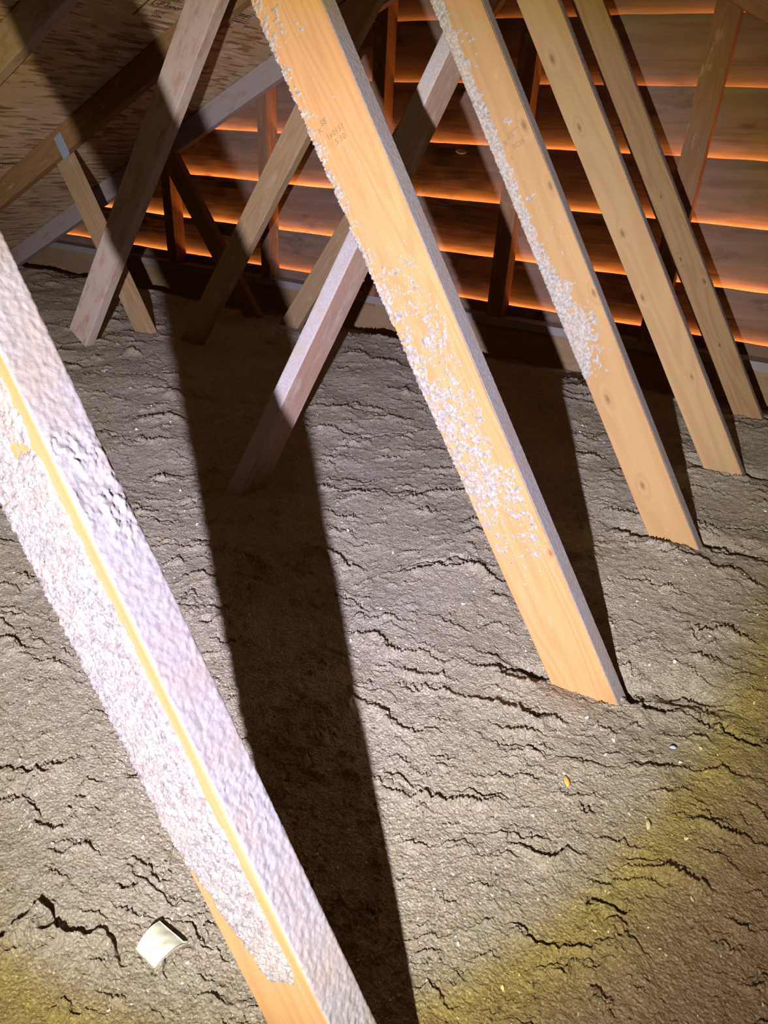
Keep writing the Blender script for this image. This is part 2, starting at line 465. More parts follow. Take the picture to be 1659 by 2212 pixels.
def insulation_height(X, Y):
    vx, vy = -0.36, 0.93
    warp = 0.060 * fbm(X / 0.34 + 3.1, Y / 0.34, 3) + 0.020 * fbm(X / 0.07, Y / 0.07 + 8.0, 5, 0.62)
    U = X * vx + Y * vy
    Wd = X * vy - Y * vx
    h = 0.016 * perlin(X / 0.55, Y / 0.55 + 4) + 0.009 * perlin(X / 0.17 + 9, Y / 0.17)
    for lam, amp, seg, off, thr, wf in ((0.190, 0.0270, 0.26, 0.0, 0.20, 1.0), (0.105, 0.0210, 0.18, 5.7, 0.12, 1.0), (0.055, 0.0140, 0.095, 11.3, 0.04, 1.0), (0.026, 0.0080, 0.045, 23.9, 0.0, 0.9), (0.0125, 0.0036, 0.022, 31.9, -0.04, 0.8)):
        skew = 0.35 * perlin(Wd / 0.6 + off, U / 0.6)
        ph = (U + wf * warp + 0.10 * skew) / lam + off
        idn = np.floor(ph); s = ph - idn
        A = perlin(Wd / seg + idn * 37.71, idn * 11.37 + off) + 0.45 * perlin(Wd / seg * 2.7 + idn * 7.1, idn * 3.3)
        A = np.clip(A - thr, 0, 0.8) * 1.5
        rise = s ** 4.5 * (1 - smooth(0.955, 1.0, s))
        slit = np.exp(-(s / 0.07) ** 2)
        # the slit of a ring belongs to the lip of the ring before it
        Ap = perlin(Wd / seg + (idn - 1) * 37.71, (idn - 1) * 11.37 + off) + 0.45 * perlin(Wd / seg * 2.7 + (idn - 1) * 7.1, (idn - 1) * 3.3)
        Ap = np.clip(Ap - thr, 0, 0.8) * 1.5
        h = h + amp * (A * rise - 0.35 * Ap * slit)
    h = h + 0.0013 * fbm(X / 0.024, Y / 0.020, 4, 0.7)
    cr = np.abs(perlin(X / 0.011 + 40, Y / 0.009))
    h = h + 0.0018 * (0.35 - cr)
    # crumbs
    c2 = perlin(X / 0.014 + 90, Y / 0.014 + 33)
    h = h + 0.006 * np.clip(c2 - 0.62, 0, 1)
    # the fill thins out towards the end wall
    h = h - 0.14 * smooth(2.62, 3.22, Y + 0.10 * perlin(X / 0.4, 3.0) + 0.04 * X * 0)
    # hollows beside the webs
    for bx, by, r_, a_ in ((-0.035, 0.985, 0.045, 0.030), (-0.19, 0.93, 0.035, 0.018), (0.055, 1.015, 0.05, 0.022),
                           (0.025, 1.585, 0.045, 0.028), (-0.13, 1.53, 0.05, 0.022), (0.11, 1.60, 0.06, 0.020), (0.07, 2.10, 0.04, 0.025), (-0.07, 2.08, 0.03, 0.012), (0.09, 2.67, 0.04, 0.02), (-2.30, 1.62, 0.05, 0.015)):
        e = perlin(X / 0.03 + bx * 9, Y / 0.03) * 0.35
        h = h - a_ * np.exp(-(((X - bx) / (r_ * 1.3)) ** 2 + ((Y - by) / (r_ * 0.55)) ** 2) * (1 + e))
    for w_, path in CRACKS:
        bb = 0.06
        px_ = [p[0] for p in path]; py_ = [p[1] for p in path]
        near = (X > min(px_) - bb) & (X < max(px_) + bb) & (Y > min(py_) - bb) & (Y < max(py_) + bb)
        if not near.any():
            continue
        xq = X[near]; yq = Y[near]
        dx = 0.010 * fbm(xq / 0.035, yq / 0.035 + 3, 3, 0.6); dy = 0.010 * fbm(xq / 0.030 + 7, yq / 0.030, 4, 0.65)
        best = np.full(xq.shape, 9.0); bt = np.zeros(xq.shape)
        nseg = len(path) - 1
        for k in range(nseg):
            (x0, y0), (x1, y1) = path[k], path[k + 1]
            L2 = (x1 - x0) ** 2 + (y1 - y0) ** 2
            t = np.clip(((xq + dx - x0) * (x1 - x0) + (yq + dy - y0) * (y1 - y0)) / L2, 0, 1)
            d_ = np.hypot(xq + dx - x0 - t * (x1 - x0), yq + dy - y0 - t * (y1 - y0))
            m_ = d_ < best
            best = np.where(m_, d_, best); bt = np.where(m_, (k + t) / nseg, bt)
        wl = w_ * (0.25 + 0.9 * np.sin(np.pi * np.clip(bt, 0.04, 0.96)) ** 0.6) * (1 + 0.5 * perlin(xq / 0.02, yq / 0.02))
        h[near] = h[near] - (0.006 + 2.6 * w_) * (1 - smooth(0.45, 1.3, best / np.maximum(wl, 1e-4))) + 0.5 * w_ * np.exp(-((best - 1.6 * wl) / (1.5 * w_)) ** 2)
    for bx, by, r_, a_ in ((-0.11, 0.87, 0.07, 0.010), (-0.05, 1.47, 0.06, 0.008), (-2.23, 1.53, 0.06, 0.008)):
        h = h + a_ * np.exp(-(((X - bx) / r_) ** 2 + ((Y - by) / (r_ * 0.5)) ** 2))
    return h


RES = 1.0
az_fine = np.radians(np.linspace(-88, 36, int(1500 * RES)))
az_rest = np.radians(np.linspace(36, 272, 110))[1:]
az = np.concatenate([az_fine, az_rest])
rr = np.exp(np.linspace(math.log(0.20), math.log(6.2), int(1500 * RES)))
rr = np.concatenate([[0.002, 0.05, 0.10, 0.15], rr])
AZ, RR = np.meshgrid(az, rr)
X = RR * np.sin(AZ); Y = RR * np.cos(AZ)
Z = insulation_height(X, Y)
keep = (Y < YW + 0.02) & (Y > -1.9) & (X < 2.2) & (X > -4.75) & (Z < K_DECK + SL * X - 0.005)
ins = link_grid('blown_insulation', np.stack([X, Y, Z], -1), M_ins, keep=keep)
tag(ins, 'grey beige crumbly blown insulation covering the whole attic floor', 'insulation', kind='stuff')
floor = box('floor', -5.0, 3.2, -2.0, 3.6, -0.30, -0.27, M_osb)
tag(floor, kind='structure')

# roof deck: left slope carries the printing
def slab(name, pts, thick, mat, nrm, mat_world=None):
    n = Vector(nrm).normalized() * thick
    v = [Vector(p) for p in pts] + [Vector(p) + n for p in pts]
    return link(name, v, [(0, 1, 2, 3), (7, 6, 5, 4), (0, 4, 5, 1), (1, 5, 6, 2), (2, 6, 7, 3), (3, 7, 4, 0)], mat)


Y_END = 2.665
xl = -4.80
ceil_l = slab('ceiling', [(RIDGE_X, -2, K_DECK + SL * RIDGE_X), (xl, -2, K_DECK + SL * xl), (xl, Y_END, K_DECK + SL * xl), (RIDGE_X, Y_END, K_DECK + SL * RIDGE_X)], 0.012, M_osb, (-SL, 0, 1))
tag(ceil_l, kind='structure')
zr = K_DECK + SL * RIDGE_X
xr = 2.4
ceil_r = slab('ceiling', [(RIDGE_X, Y_END, zr), (xr, Y_END, zr - SL * (xr - RIDGE_X)), (xr, -2, zr - SL * (xr - RIDGE_X)), (RIDGE_X, -2, zr)], 0.012, M_osb, (SL, 0, 1))
tag(ceil_r, kind='structure')

# end wall of lapped boards, daylight entering between them
lines = [EYE - 0.905, EYE - 0.660, EYE - 0.448, EYE - 0.205, EYE + 0.038, EYE + 0.282, EYE + 0.521, EYE + 0.764, EYE + 1.01]
xs = np.linspace(-5.2, 1.4, 500)
rows = []
allP = []; faces = []
base = 0
for k in range(len(lines)):
    z0 = lines[k]; z1 = lines[k + 1] if k + 1 < len(lines) else z0 + 0.25
    zz = np.array([z0 - 0.035, z0 - 0.015, z0, z0 + 0.02, z0 + 0.05, z0 + 0.09, z0 + 0.14, (z0 + 0.14 + z1) / 2, z1 - 0.02, z1])
    t = (zz - (z0 - 0.035)) / (z1 - z0 + 0.035)
    XX, ZZ = np.meshgrid(xs, zz)
    T = np.repeat(t[:, None], len(xs), 1)
    edge = 0.003 * fbm(XX * 3.0 + k * 9, np.full_like(XX, k * 2.2), 4)
    ZZ = ZZ + edge * (T > 0.98)
    yin = YW + 0.036 * (1 - T) + 0.003 * perlin(XX * 2.3 + k * 5.1, ZZ * 6 + k) + 0.0015 * perlin(XX * 9 + k, ZZ * 30)
    f = np.stack([XX, yin, ZZ], -1)
    bk = np.stack([XX, yin + 0.011, ZZ], -1)
    allP.append((f, bk))
vs = []; fs = []
for f, bk in allP:
    R_, C_, _ = f.shape
    o1 = len(vs); vs.extend(f.reshape(-1, 3).tolist()); o2 = len(vs); vs.extend(bk.reshape(-1, 3).tolist())
    for i in range(R_ - 1):
        for j in range(C_ - 1):
            a = i * C_ + j
            fs.append((o1 + a, o1 + a + 1, o1 + a + C_ + 1, o1 + a + C_))
            fs.append((o2 + a, o2 + a + C_, o2 + a + C_ + 1, o2 + a + 1))
    for j in range(C_ - 1):
        fs.append((o1 + j, o2 + j, o2 + j + 1, o1 + j + 1))
        a = (R_ - 1) * C_ + j
        fs.append((o1 + a, o1 + a + 1, o2 + a + 1, o2 + a))
wall_back = link('wall_back', vs, fs, M_sid, smooth_shade=False)
tag(wall_back, kind='structure')
for k, z0 in enumerate(lines[:-1]):
    # daylight strip: reflected sun coming up through the gap under each board
    a = bpy.data.lights.new('daylight_gap', 'AREA')
    a.shape = 'RECTANGLE'; a.size = 6.2; a.size_y = 0.010
    a.color = (1.0, 0.36, 0.075)
    a.energy = [0.8, 6.5, 9.0, 9.0, 7.0, 3.6, 2.6, 2.2][k]
    ao = bpy.data.objects.new('daylight_gap', a)
    COL.objects.link(ao)
    ao.location = (-1.9, YW + 0.0225, z0 - 0.010)
    ao.rotation_euler = (math.radians(180), 0, 0)     # shines upward

# ------------------------------------------------------------------ timbers
def frame(d, n, M):
    """local x along the timber, y out of its upper narrow face, origin on the front upper edge."""
    d = Vector(d).normalized(); n = Vector(n).normalized()
    z = d.cross(n).normalized()
    n = z.cross(d)
    return Matrix(((d.x, n.x, z.x, M[0]), (d.y, n.y, z.y, M[1]), (d.z, n.z, z.z, M[2]), (0, 0, 0, 1))), z


def timber_mesh(L0, L1, W, T, zs, mat, name, parent, seed=0, r=0.0022, wob=0.0008):
    """Plank with eased edges, cross-section y in [-W, 0], z in [0, T*zs]."""
    ring = []
    z1 = T
    for cx, cz, a0 in ((0, 0, 0), (0, 0, 0),):
        pass
    corners = [(-r, r, 180, 90 + 180), ]
    prof = []
    for (cy, cz, a) in ((-r, z1 - r, 0), (-W + r, z1 - r, 90), (-W + r, r, 180), (-r, r, 270)):
        for s in (0, 30, 60, 90):
            th = math.radians(a + s)
            prof.append((cy + r * math.cos(th), cz + r * math.sin(th)))
    nL = max(2, int((L1 - L0) / 0.03))
    vs = []; fs = []
    rnd = random.Random(seed)
    p1, p2 = rnd.random() * 6, rnd.random() * 6
    for i in range(nL + 1):
        x = L0 + (L1 - L0) * i / nL
        oy = wob * math.sin(x * 7 + p1) + wob * 0.5 * math.sin(x * 23 + p2)
        for (y, z) in prof:
            vs.append((x, y + oy * 0.6, (z + 0 * oy) * zs))
    m = len(prof)
    for i in range(nL):
        for j in range(m):
            a = i * m + j; b = i * m + (j + 1) % m
            fs.append((a, b, b + m, a + m) if zs > 0 else (a, a + m, b + m, b))
    e0 = tuple(range(m)); e1 = tuple(nL * m + j for j in range(m))
    fs.append(e0[::-1] if zs > 0 else e0); fs.append(e1 if zs > 0 else e1[::-1])
    return link(name, vs, fs, mat, parent)


def timber(name, d, n, M, L0, L1, W, T, mat, label, cat, group=None, seed=0):
    """One timber as a top-level mesh."""
    Mx, z = frame(d, n, (M[0], M[1], M[2] + EYE))
    zs = 1 if z.y > 0 else -1
    o = timber_mesh(L0, L1, W, T, zs, mat, name, None, seed)
    o.matrix_world = Mx
    tag(o, label, cat, group)
    return o, zs


def child(o, parent):
    o.parent = parent
    return o


def dust_coat(parent, L0, L1, W, T, mask, mat, res=0.0016, back=0.012, seed=0, top_mask=None, wrap=0.012, rough=1.0):
    """Crust of settled dust on the broad face, thinning out in patches (sinks below the wood where bare)."""
    nx = int((L1 - L0) / res) + 1
    us = np.arange(-wrap, W + 1e-6, res)      # from round the lower edge to the upper edge; u measured from the lower edge
    x = np.linspace(L0, L1, nx)
    XX, UU = np.meshgrid(x, us)
    # wrap: u<0 lies on the lower narrow face
    r = 0.003
    y = np.where(UU >= 0, -W + UU, -W)
    z = np.where(UU >= 0, 0.0, -UU)
    # outward normal blends round the edge
    ang = np.clip((UU + r) / (2 * r), 0, 1) * math.pi / 2
    ny = -np.cos(ang); nz = -np.sin(ang)
    t = mask(XX, UU / W)
    grit = fbm(XX / 0.0036 + seed, UU / 0.0036, 3, 0.7)
    flake = fbm(XX / 0.014 + seed * 3, UU / 0.014, 3, 0.6)
    th = np.where(t > 0, 0.0005 + rough * (0.0016 * np.minimum(t, 1.0) + 0.0017 * np.clip(grit, -0.5, 1) * np.minimum(t * 2, 1) + 0.0010 * flake * np.minimum(t * 2, 1)), -0.0016)
    th = np.maximum(th, -0.0016)
    endz = smooth(0, 0.01, UU + wrap)
    th = np.where(UU < -wrap + 0.003, -0.0016, th)
    topz = smooth(0, 0.004, W - UU)
    th = np.where(W - UU < 0.0035, np.minimum(th, 0.0004), th)
    P = np.stack([XX, y + ny * th, z + nz * th], -1)
    return link_grid('dust_coat', P, mat, parent)


def top_coat(parent, L0, L1, T, mat, res=0.0018, seed=0, amp=1.0, cracks=0.3, sink=0.0, zs=1, clump=None):
    """Fine dust on the upper narrow face."""
    nx = int((L1 - L0) / res) + 1
    zz = np.linspace(0.0, T, int(T / res) + 2)
    x = np.linspace(L0, L1, nx)
    XX, ZZ = np.meshgrid(x, zz)
    g = fbm(XX / 0.0065 + seed, ZZ / 0.0055 + 5, 4, 0.62)
    ck = np.abs(perlin(XX / 0.028 + seed * 2, ZZ / 0.012 + 0.3 * g))
    gate = smooth(0.1, 0.45, perlin(XX / 0.09 + seed, ZZ / 0.05))
    th = 0.0016 + amp * (0.0013 * g + 0.0004 * fbm(XX / 0.03, ZZ / 0.03 + seed, 2))
    if clump:
        c0, c1 = clump
        m_ = np.exp(-(((XX - c0) / c1) ** 4)) * smooth(-0.3, 0.3, perlin(XX / 0.02, ZZ / 0.02 + 2) + 0.2)
        th = th + m_ * (0.0012 + 0.0019 * np.clip(fbm(XX / 0.006, ZZ / 0.006, 3, 0.65), -0.5, 1))
    th = th - cracks * 0.004 * np.exp(-(ck / 0.05) ** 2) * gate
    e = smooth(0, 0.003, ZZ) * smooth(0, 0.003, T - ZZ)
    th = np.where(e < 1, np.minimum(th, 0.0008 + 0.002 * e + 0.001 * amp * g), th) - sink
    P = np.stack([XX, th, ZZ * zs], -1)
    return link_grid('top_dust', P, mat, parent)


def attach(o, parent):
    o.parent = parent            # parent set with identity inverse: coordinates are the parent's own


webs = 'sloping webs of the roof trusses leaning toward the ridge'

# --- the long row of webs that lean up to the ridge from the right-hand side
d1 = (-0.5125, 0.0434, 0.8576); n1 = (0.8584, 0, 0.5129)
R1, _ = timber('truss_web', d1, n1, (-0.3702, 0.25, -0.2212), -0.80, 1.05, 0.086, 0.039, M_w1,
               'nearest thick sloping timber, whitened by crusty dust along its broad face', 'wooden beam', webs, 1)


def m1(x, u):
    """x along the web (0.1 top of picture .. -0.5 bottom), u 0 lower/left edge .. 1 upper/right edge."""
    n = fbm(x / 0.05, u * 1.7 + 3, 4, 0.6)
    f = fbm(x / 0.010 + 7, u * 8, 3, 0.6)
    b = 1.1 + 0.35 * n + 0.5 * f
    b -= 2.2 * smooth(0.80, 0.93, u + 0.03 * n)                               # bare arris beside the top face
    xb = -0.405 - 0.05 * (0.5 - u)
    b -= 3.5 * smooth(0.0, 0.02, xb - x + 0.010 * n)                          # bare foot
    b -= 2.5 * smooth(-0.10, 0.12, (-0.335 - x) * 3.0 - u * 0.95 + 0.16 + 0.06 * n)   # bare strip up the left edge near the foot
    b -= 1.6 * smooth(0.25, 0.75, fbm(x / 0.10 + 5, u * 1.2 + 1, 3)) * smooth(-0.2, 0.05, x)
    return b


attach(dust_coat(R1, -0.62, 0.25, 0.086, 0.039, m1, M_dust, 0.0011, seed=1, wrap=0.012), R1)
attach(top_coat(R1, -0.62, 0.45, 0.039, M_topdust, 0.0012, seed=1, amp=0.42, cracks=0.22, clump=(0.005, 0.045)), R1)

d2 = (-0.5344, 0, 0.8452); n2 = (0.8452, 0, 0.5344)
R2, _ = timber('truss_web', d2, n2, (-0.3781, 0.9163, -0.2390), -0.85, 1.13, 0.098, 0.041, M_w2,
               'long orange timber with flaky dust patches and a clean bare foot, nearest but one', 'wooden beam', webs, 2)


def m2(x, u):
    n = fbm(x / 0.09 + 2, u * 1.6, 4, 0.6)
    f = fbm(x / 0.016, u * 6 + 5, 4, 0.65)
    f2 = fbm(x / 0.0055, u * 18 + 5, 3, 0.7)
    b = -0.80 + 0.7 * n + 0.65 * f + 0.75 * f2
    b += 1.0 * (1 - smooth(0.02, 0.26, u + 0.08 * n)) * smooth(-0.30, -0.10, x)          # crust along the left edge
    b += 0.75 * np.exp(-((x + 0.05) / 0.20) ** 4) * (1 - smooth(0.55, 1.0, np.abs(u - 0.45) * 2))
    b += 0.75 * np.exp(-((x + 0.30) / 0.07) ** 2) * np.exp(-((u - 0.72 - (x + 0.30) * 1.2) / 0.22) ** 2)
    b += 0.55 * np.exp(-((x + 0.22) / 0.06) ** 2) * np.exp(-((u - 0.35) / 0.35) ** 2)
    b -= 1.3 * smooth(0.55, 0.9, u) * smooth(0.05, 0.2, x)
    b -= 3.0 * smooth(0.0, 0.05, -0.355 - x - 0.10 * (0.8 - u) + 0.01 * n)
    b -= 0.5 * smooth(0.9, 0.97, u)
    return b


attach(dust_coat(R2, -0.60, 0.62, 0.098, 0.041, m2, M_dust, 0.0013, seed=2, wrap=0.012, rough=0.85), R2)
attach(top_coat(R2, -0.70, 0.70, 0.041, M_topdust, 0.0016, seed=2, amp=0.14, cracks=0.04), R2)

d3 = (-0.5458, 0, 0.8379); n3 = (0.8379, 0, 0.5458)
R3, _ = timber('truss_web', d3, n3, (-0.3463, 1.513, -0.2256), -0.82, 1.14, 0.092, 0.042, M_w3,
               'golden timber with a grey dust band along its lower edge and faint stamp', 'wooden beam', webs, 3)


def m3(x, u):
    n = fbm(x / 0.08 + 11, u * 1.5, 4, 0.6)
    f = fbm(x / 0.014 + 3, u * 6 + 1, 4, 0.65)
    b = -0.75 + 0.7 * n + 0.7 * f
    b += 1.7 * (1 - smooth(0.10, 0.36, u + 0.10 * n)) * smooth(-0.22, -0.14, x)
    b += 1.5 * np.exp(-((x + 0.09) / 0.055) ** 2) * np.exp(-((u - 0.45) / 0.36) ** 2)
    b += 1.1 * np.exp(-((x - 0.02) / 0.05) ** 2) * np.exp(-((u - 0.30) / 0.25) ** 2)
    b += 0.6 * np.exp(-((x + 0.16) / 0.03) ** 2) * np.exp(-((u - 0.40) / 0.15) ** 2)
    b -= 3.0 * smooth(0.0, 0.05, -0.20 - x)
    b -= 0.8 * smooth(0.8, 0.95, u)
    return b


attach(dust_coat(R3, -0.40, 0.78, 0.092, 0.042, m3, M_dust, 0.0016, seed=3, wrap=0.010, rough=0.75), R3)
attach(top_coat(R3, -0.72, 0.70, 0.042, M_topdust, 0.0024, seed=3, amp=0.12, cracks=0.0), R3)

d4 = (-0.5556, 0, 0.8314); n4 = (0.8314, 0, 0.5556)
R4, _ = timber('truss_web', d4, n4, (-0.3137, 2.0366, -0.2096), -0.85, 1.14, 0.090, 0.042, M_w4,
               'clean golden timber with pale swirling knots, between the stamped one and the farthest', 'wooden beam', webs, 4)
attach(top_coat(R4, -0.72, 0.70, 0.042, M_topdust, 0.003, seed=4, amp=0.4, cracks=0.0), R4)
d5 = (-0.5572, 0, 0.8304); n5 = (0.8304, 0, 0.5572)
R5, _ = timber('truss_web', d5, n5, (-0.3041, 2.6334 - 0.0, -0.2041), -0.85, 1.14, 0.084, 0.042, M_w5,
               'farthest narrow tan timber of the long row, dark knots and streaked grain, nearest the siding', 'wooden beam', webs, 5)
attach(top_coat(R5, -0.72, 0.70, 0.042, M_topdust, 0.003, seed=5, amp=0.6, cracks=0.0), R5)

# --- webs leaning the other way (up to the right)
def lweb(th, c, Y, L0, L1, mat, label, W=0.089, T=0.038, seed=0, kind='L', name='truss_web'):
    th = math.radians(th)
    d = (math.cos(th), 0, math.sin(th))
    n = (-math.sin(th), 0, math.cos(th)) if kind == 'L' else (math.sin(th), 0, -math.cos(th))
    M = (n[0] * c, Y, n[2] * c)
    return timber(name, d, n, M, L0, L1, W, T, mat, label, 'wooden beam', webs, seed)[0]


WA = lweb(54.46, 1.3791, 1.553, -1.75, -0.25, M_wa, 'dusty reddish timber crossed by the broad shadow, in front of the roof sheathing', seed=6)
WB = lweb(55.0, 1.3111, 2.0636, -2.05, -0.14, M_wb, 'brown timber half in deep shadow, seen between the long webs in front of the siding', seed=7)
WD = lweb(55.5, 1.2265, 2.587, -1.95, 0.03, M_wb, 'farthest short olive brown timber just behind the grey topped brace', seed=8)
WE = lweb(118.9, -2.3836, 2.0636, 0.22, 1.235, M_wb, 'short pale timber running from a rafter plate down to the insulation at the far left', kind='R', seed=9)
WE2 = lweb(125.2, -2.1851, 2.60, 0.30, 1.45, M_wd, 'dark shaded timber hanging from the far rafter behind the brown webs', kind='R', seed=10)

# --- the loose diagonal brace, narrow dusty face upward
P0 = Vector((-0.985, 1.105, -0.80)); P1 = Vector((-0.764, 1.656, 0.204))
dc = (P1 - P0).normalized()
BR, zsb = timber('diagonal_brace', dc, (0.0335, -0.8793, 0.4752), (-0.9212, 1.2981, -0.4219), -0.62, 1.20, 0.089, 0.038, M_wc,
               'pinkish diagonal brace with a pale grey narrow face, standing behind the two nearest long timbers', 'wooden beam', None, 11)

attach(top_coat(BR, -0.55, 1.15, 0.038, M_topdust, 0.003, seed=6, amp=0.3, cracks=0.0, zs=zsb), BR)

# --- rafters (top chords)
cl = math.sqrt(1 + SL * SL)
dch = (1 / cl, 0, SL / cl); nch = (-SL / cl, 0, 1 / cl)


def chord(Y, x0, x1, mat, label, seed):
    M = (nch[0] * 0.089 + 0, Y, (K_CH - EYE) + nch[2] * 0.089)
    return timber('rafter', dch, nch, M, x0 * cl, x1 * cl, 0.089, 0.038, mat, label, 'rafter', 'rafters under the roof sheathing', seed)[0]


CH3 = chord(1.50, -3.6, RIDGE_X, M_wa, 'nearest rafter, cut off by the top left corner of the photo', 12)
CH4 = chord(2.035, -3.85, RIDGE_X, M_wd, 'brown rafter under the sheathing holding the short pale web', 13)
CH5 = chord(2.612, -4.0, RIDGE_X, M_chord5, 'last rafter with a grey dusty face where the roof sheathing ends before the siding', 14)
dr = (1 / cl, 0, -SL / cl); nr = (SL / cl, 0, 1 / cl)
zc = K_CH - EYE + SL * RIDGE_X
for Yr, lab, sd in ((2.612, 'dark rafter crossing the top right corner above the siding', 15),):
    M = (RIDGE_X + nr[0] * 0.089, Yr, zc + nr[2] * 0.089)
    timber('rafter', dr, nr, M, 0.0, 3.3, 0.089, 0.038, M_wd, lab, 'rafter', 'rafters under the roof sheathing', sd)

# grey metal connector plate at the head of the short pale web
Mp, nt_, bp = new_mat('galvanised_steel')
bp.inputs['Base Color'].default_value = (0.30, 0.36, 0.46, 1)
bp.inputs['Metallic'].default_value = 0.25
bp.inputs['Roughness'].default_value = 0.45
def plate_on(xc, zc_, Y, w, h, ang, par):
    c, s = math.cos(ang), math.sin(ang)
    vs = []; fs = []
    for dy in (0, -0.0015):
        for a, b in ((-w / 2, -h / 2), (w / 2, -h / 2), (w / 2, h / 2), (-w / 2, h / 2)):
            vs.append((xc + a * c - b * s, Y + dy, zc_ + a * s + b * c))
    fs = [(3, 2, 1, 0), (4, 5, 6, 7), (0, 1, 5, 4), (1, 2, 6, 5), (2, 3, 7, 6), (3, 0, 4, 7)]
    rnd = random.Random(3)
    for i in range(5):                       # rows of punched teeth
        for j in range(9):
            a = -w / 2 + (i + 0.5) * w / 5; b = -h / 2 + (j + 0.5) * h / 9
            q = len(vs)
            for dy in (-0.0015, -0.0032):
                for e, g in ((-0.0015, -0.003), (0.0015, -0.003), (0.0015, 0.003), (-0.0015, 0.003)):
                    vs.append((xc + (a + e) * c - (b + g) * s, Y + dy, zc_ + (a + e) * s + (b + g) * c))
            fs += [(q + 4, q + 5, q + 6, q + 7), (q, q + 1, q + 5, q + 4), (q + 1, q + 2, q + 6, q + 5), (q + 2, q + 3, q + 7, q + 6), (q + 3, q, q + 4, q + 7)]
    inv_ = par.matrix_world.inverted()
    o = link('gusset_plate', [inv_ @ Vector(v) for v in vs], fs, Mp)
    o.parent = par
    tag(o, 'blue-grey metal connector plate')
    return o


# ------------------------------------------------------------------ end wall framing
stud_x = [(-3.333, 0.07, 'shaded stud at the far left behind the dark web'), (-2.594, 0.062, 'dusty lilac lit stud behind the brown leaning web'),
          (-1.885, 0.070, 'reddish stud in shadow beside the nearest but one timber'), (-1.158, 0.080, 'stud seen between the two dust patched long timbers'),
          (-0.408, 0.090, 'stud beside the farthest long timber, its lower half in the torch light')]
for x, wd, lab in stud_x:
    me_ = box('wall_stud', -0.05, 1.95, -wd / 2, wd / 2, -0.0445, 0.0445, M_stud)
    # local x runs up the stud so that the grain follows it
    me_.matrix_world = Matrix(((0, -1, 0, x - wd / 2), (0, 0, -1, YW - 0.049), (1, 0, 0, 0.06), (0, 0, 0, 1)))
    tag(me_, lab, 'wall stud', 'studs of the board clad end wall')
sill = box('trim_1', -5.2, 1.2, YW - 0.10, YW + 0.0, EYE - 0.745, EYE - 0.707, M_plate)
tag(sill, kind='structure')
apron = box('trim_2', -5.2, 1.2, YW - 0.085, YW - 0.045, EYE - 1.03, EYE - 0.745, M_apron)
tag(apron, kind='structure')

# ------------------------------------------------------------------ printing on the sheathing and grade stamps
Mink, nt_, bi = new_mat('black_ink')
bi.inputs['Base Color'].default_value = (0.025, 0.02, 0.018, 1)
Mink2, nt_, bi2 = new_mat('faded_grey_ink')
bi2.inputs['Base Color'].default_value = (0.29, 0.18, 0.09, 1)


def text_mesh(name, body, size, mat, M4, parent, inv=True, shear=0.0):
    cu = bpy.data.curves.new(name, 'FONT')
    cu.body = body; cu.size = size; cu.extrude = 0.0002; cu.shear = shear
    cu.resolution_u = 3
    to = bpy.data.objects.new(name + '_t', cu)
    COL.objects.link(to)
    dg = bpy.context.evaluated_depsgraph_get()
    me = bpy.data.meshes.new_from_object(to.evaluated_get(dg))
    bpy.data.objects.remove(to)
    me.materials.clear(); me.materials.append(mat)
    o = bpy.data.objects.new(name, me)
    COL.objects.link(o)
    o.parent = parent
    if inv:
        o.matrix_parent_inverse = parent.matrix_world.inverted()
    o.matrix_basis = M4
    return o


# deck frame: text x along +Y, text y up the slope, facing down into the attic
dn = Vector((SL / cl, 0, -1 / cl))
ey = Vector((1 / cl, 0, SL / cl))


def deck_frame(x, y, rot=0.0):
    p = Vector((x, y, K_DECK + SL * x)) + dn * 0.0006
    ex = Vector((0, 1, 0))
    a = ex * math.cos(rot) + ey * math.sin(rot); b = -ex * math.sin(rot) + ey * math.cos(rot)
    return Matrix(((a.x, b.x, dn.x, p.x), (a.y, b.y, dn.y, p.y), (a.z, b.z, dn.z, p.z), (0, 0, 0, 1)))


text_mesh('printed_stamp', 'L-P Inner-Seal', 0.034, Mink, deck_frame(-1.950, 1.885), ceil_l, shear=0.2)
text_mesh('printed_stamp', 'NON', 0.018, Mink, deck_frame(-1.978, 1.925), ceil_l)
text_mesh('printed_stamp', 'NON', 0.018, Mink, deck_frame(-2.000, 1.930), ceil_l)
text_mesh('printed_stamp', 'RATED', 0.030, Mink, deck_frame(-1.905, 1.935), ceil_l)


def bars(name, rects, frame4, par, mat):
    vs = []; fs = []
    for (x0, x1, y0, y1) in rects:
        q = len(vs)
        for z in (0, 0.0004):
            vs += [(x0, y0, z), (x1, y0, z), (x1, y1, z), (x0, y1, z)]
        fs += [(q + 4, q + 5, q + 6, q + 7), (q, q + 1, q + 5, q + 4), (q + 1, q + 2, q + 6, q + 5), (q + 2, q + 3, q + 7, q + 6), (q + 3, q, q + 4, q + 7)]
    o = link(name, vs, fs, mat)
    o.parent = par
    o.matrix_parent_inverse = par.matrix_world.inverted()
    o.matrix_basis = frame4
    return o


rnd = random.Random(5)
# row of ticks up the slope
bars('printed_ruler', [(-0.004, 0.005, i * 0.0095, i * 0.0095 + 0.005) for i in range(12)], deck_frame(-2.01, 1.868), ceil_l, Mink)
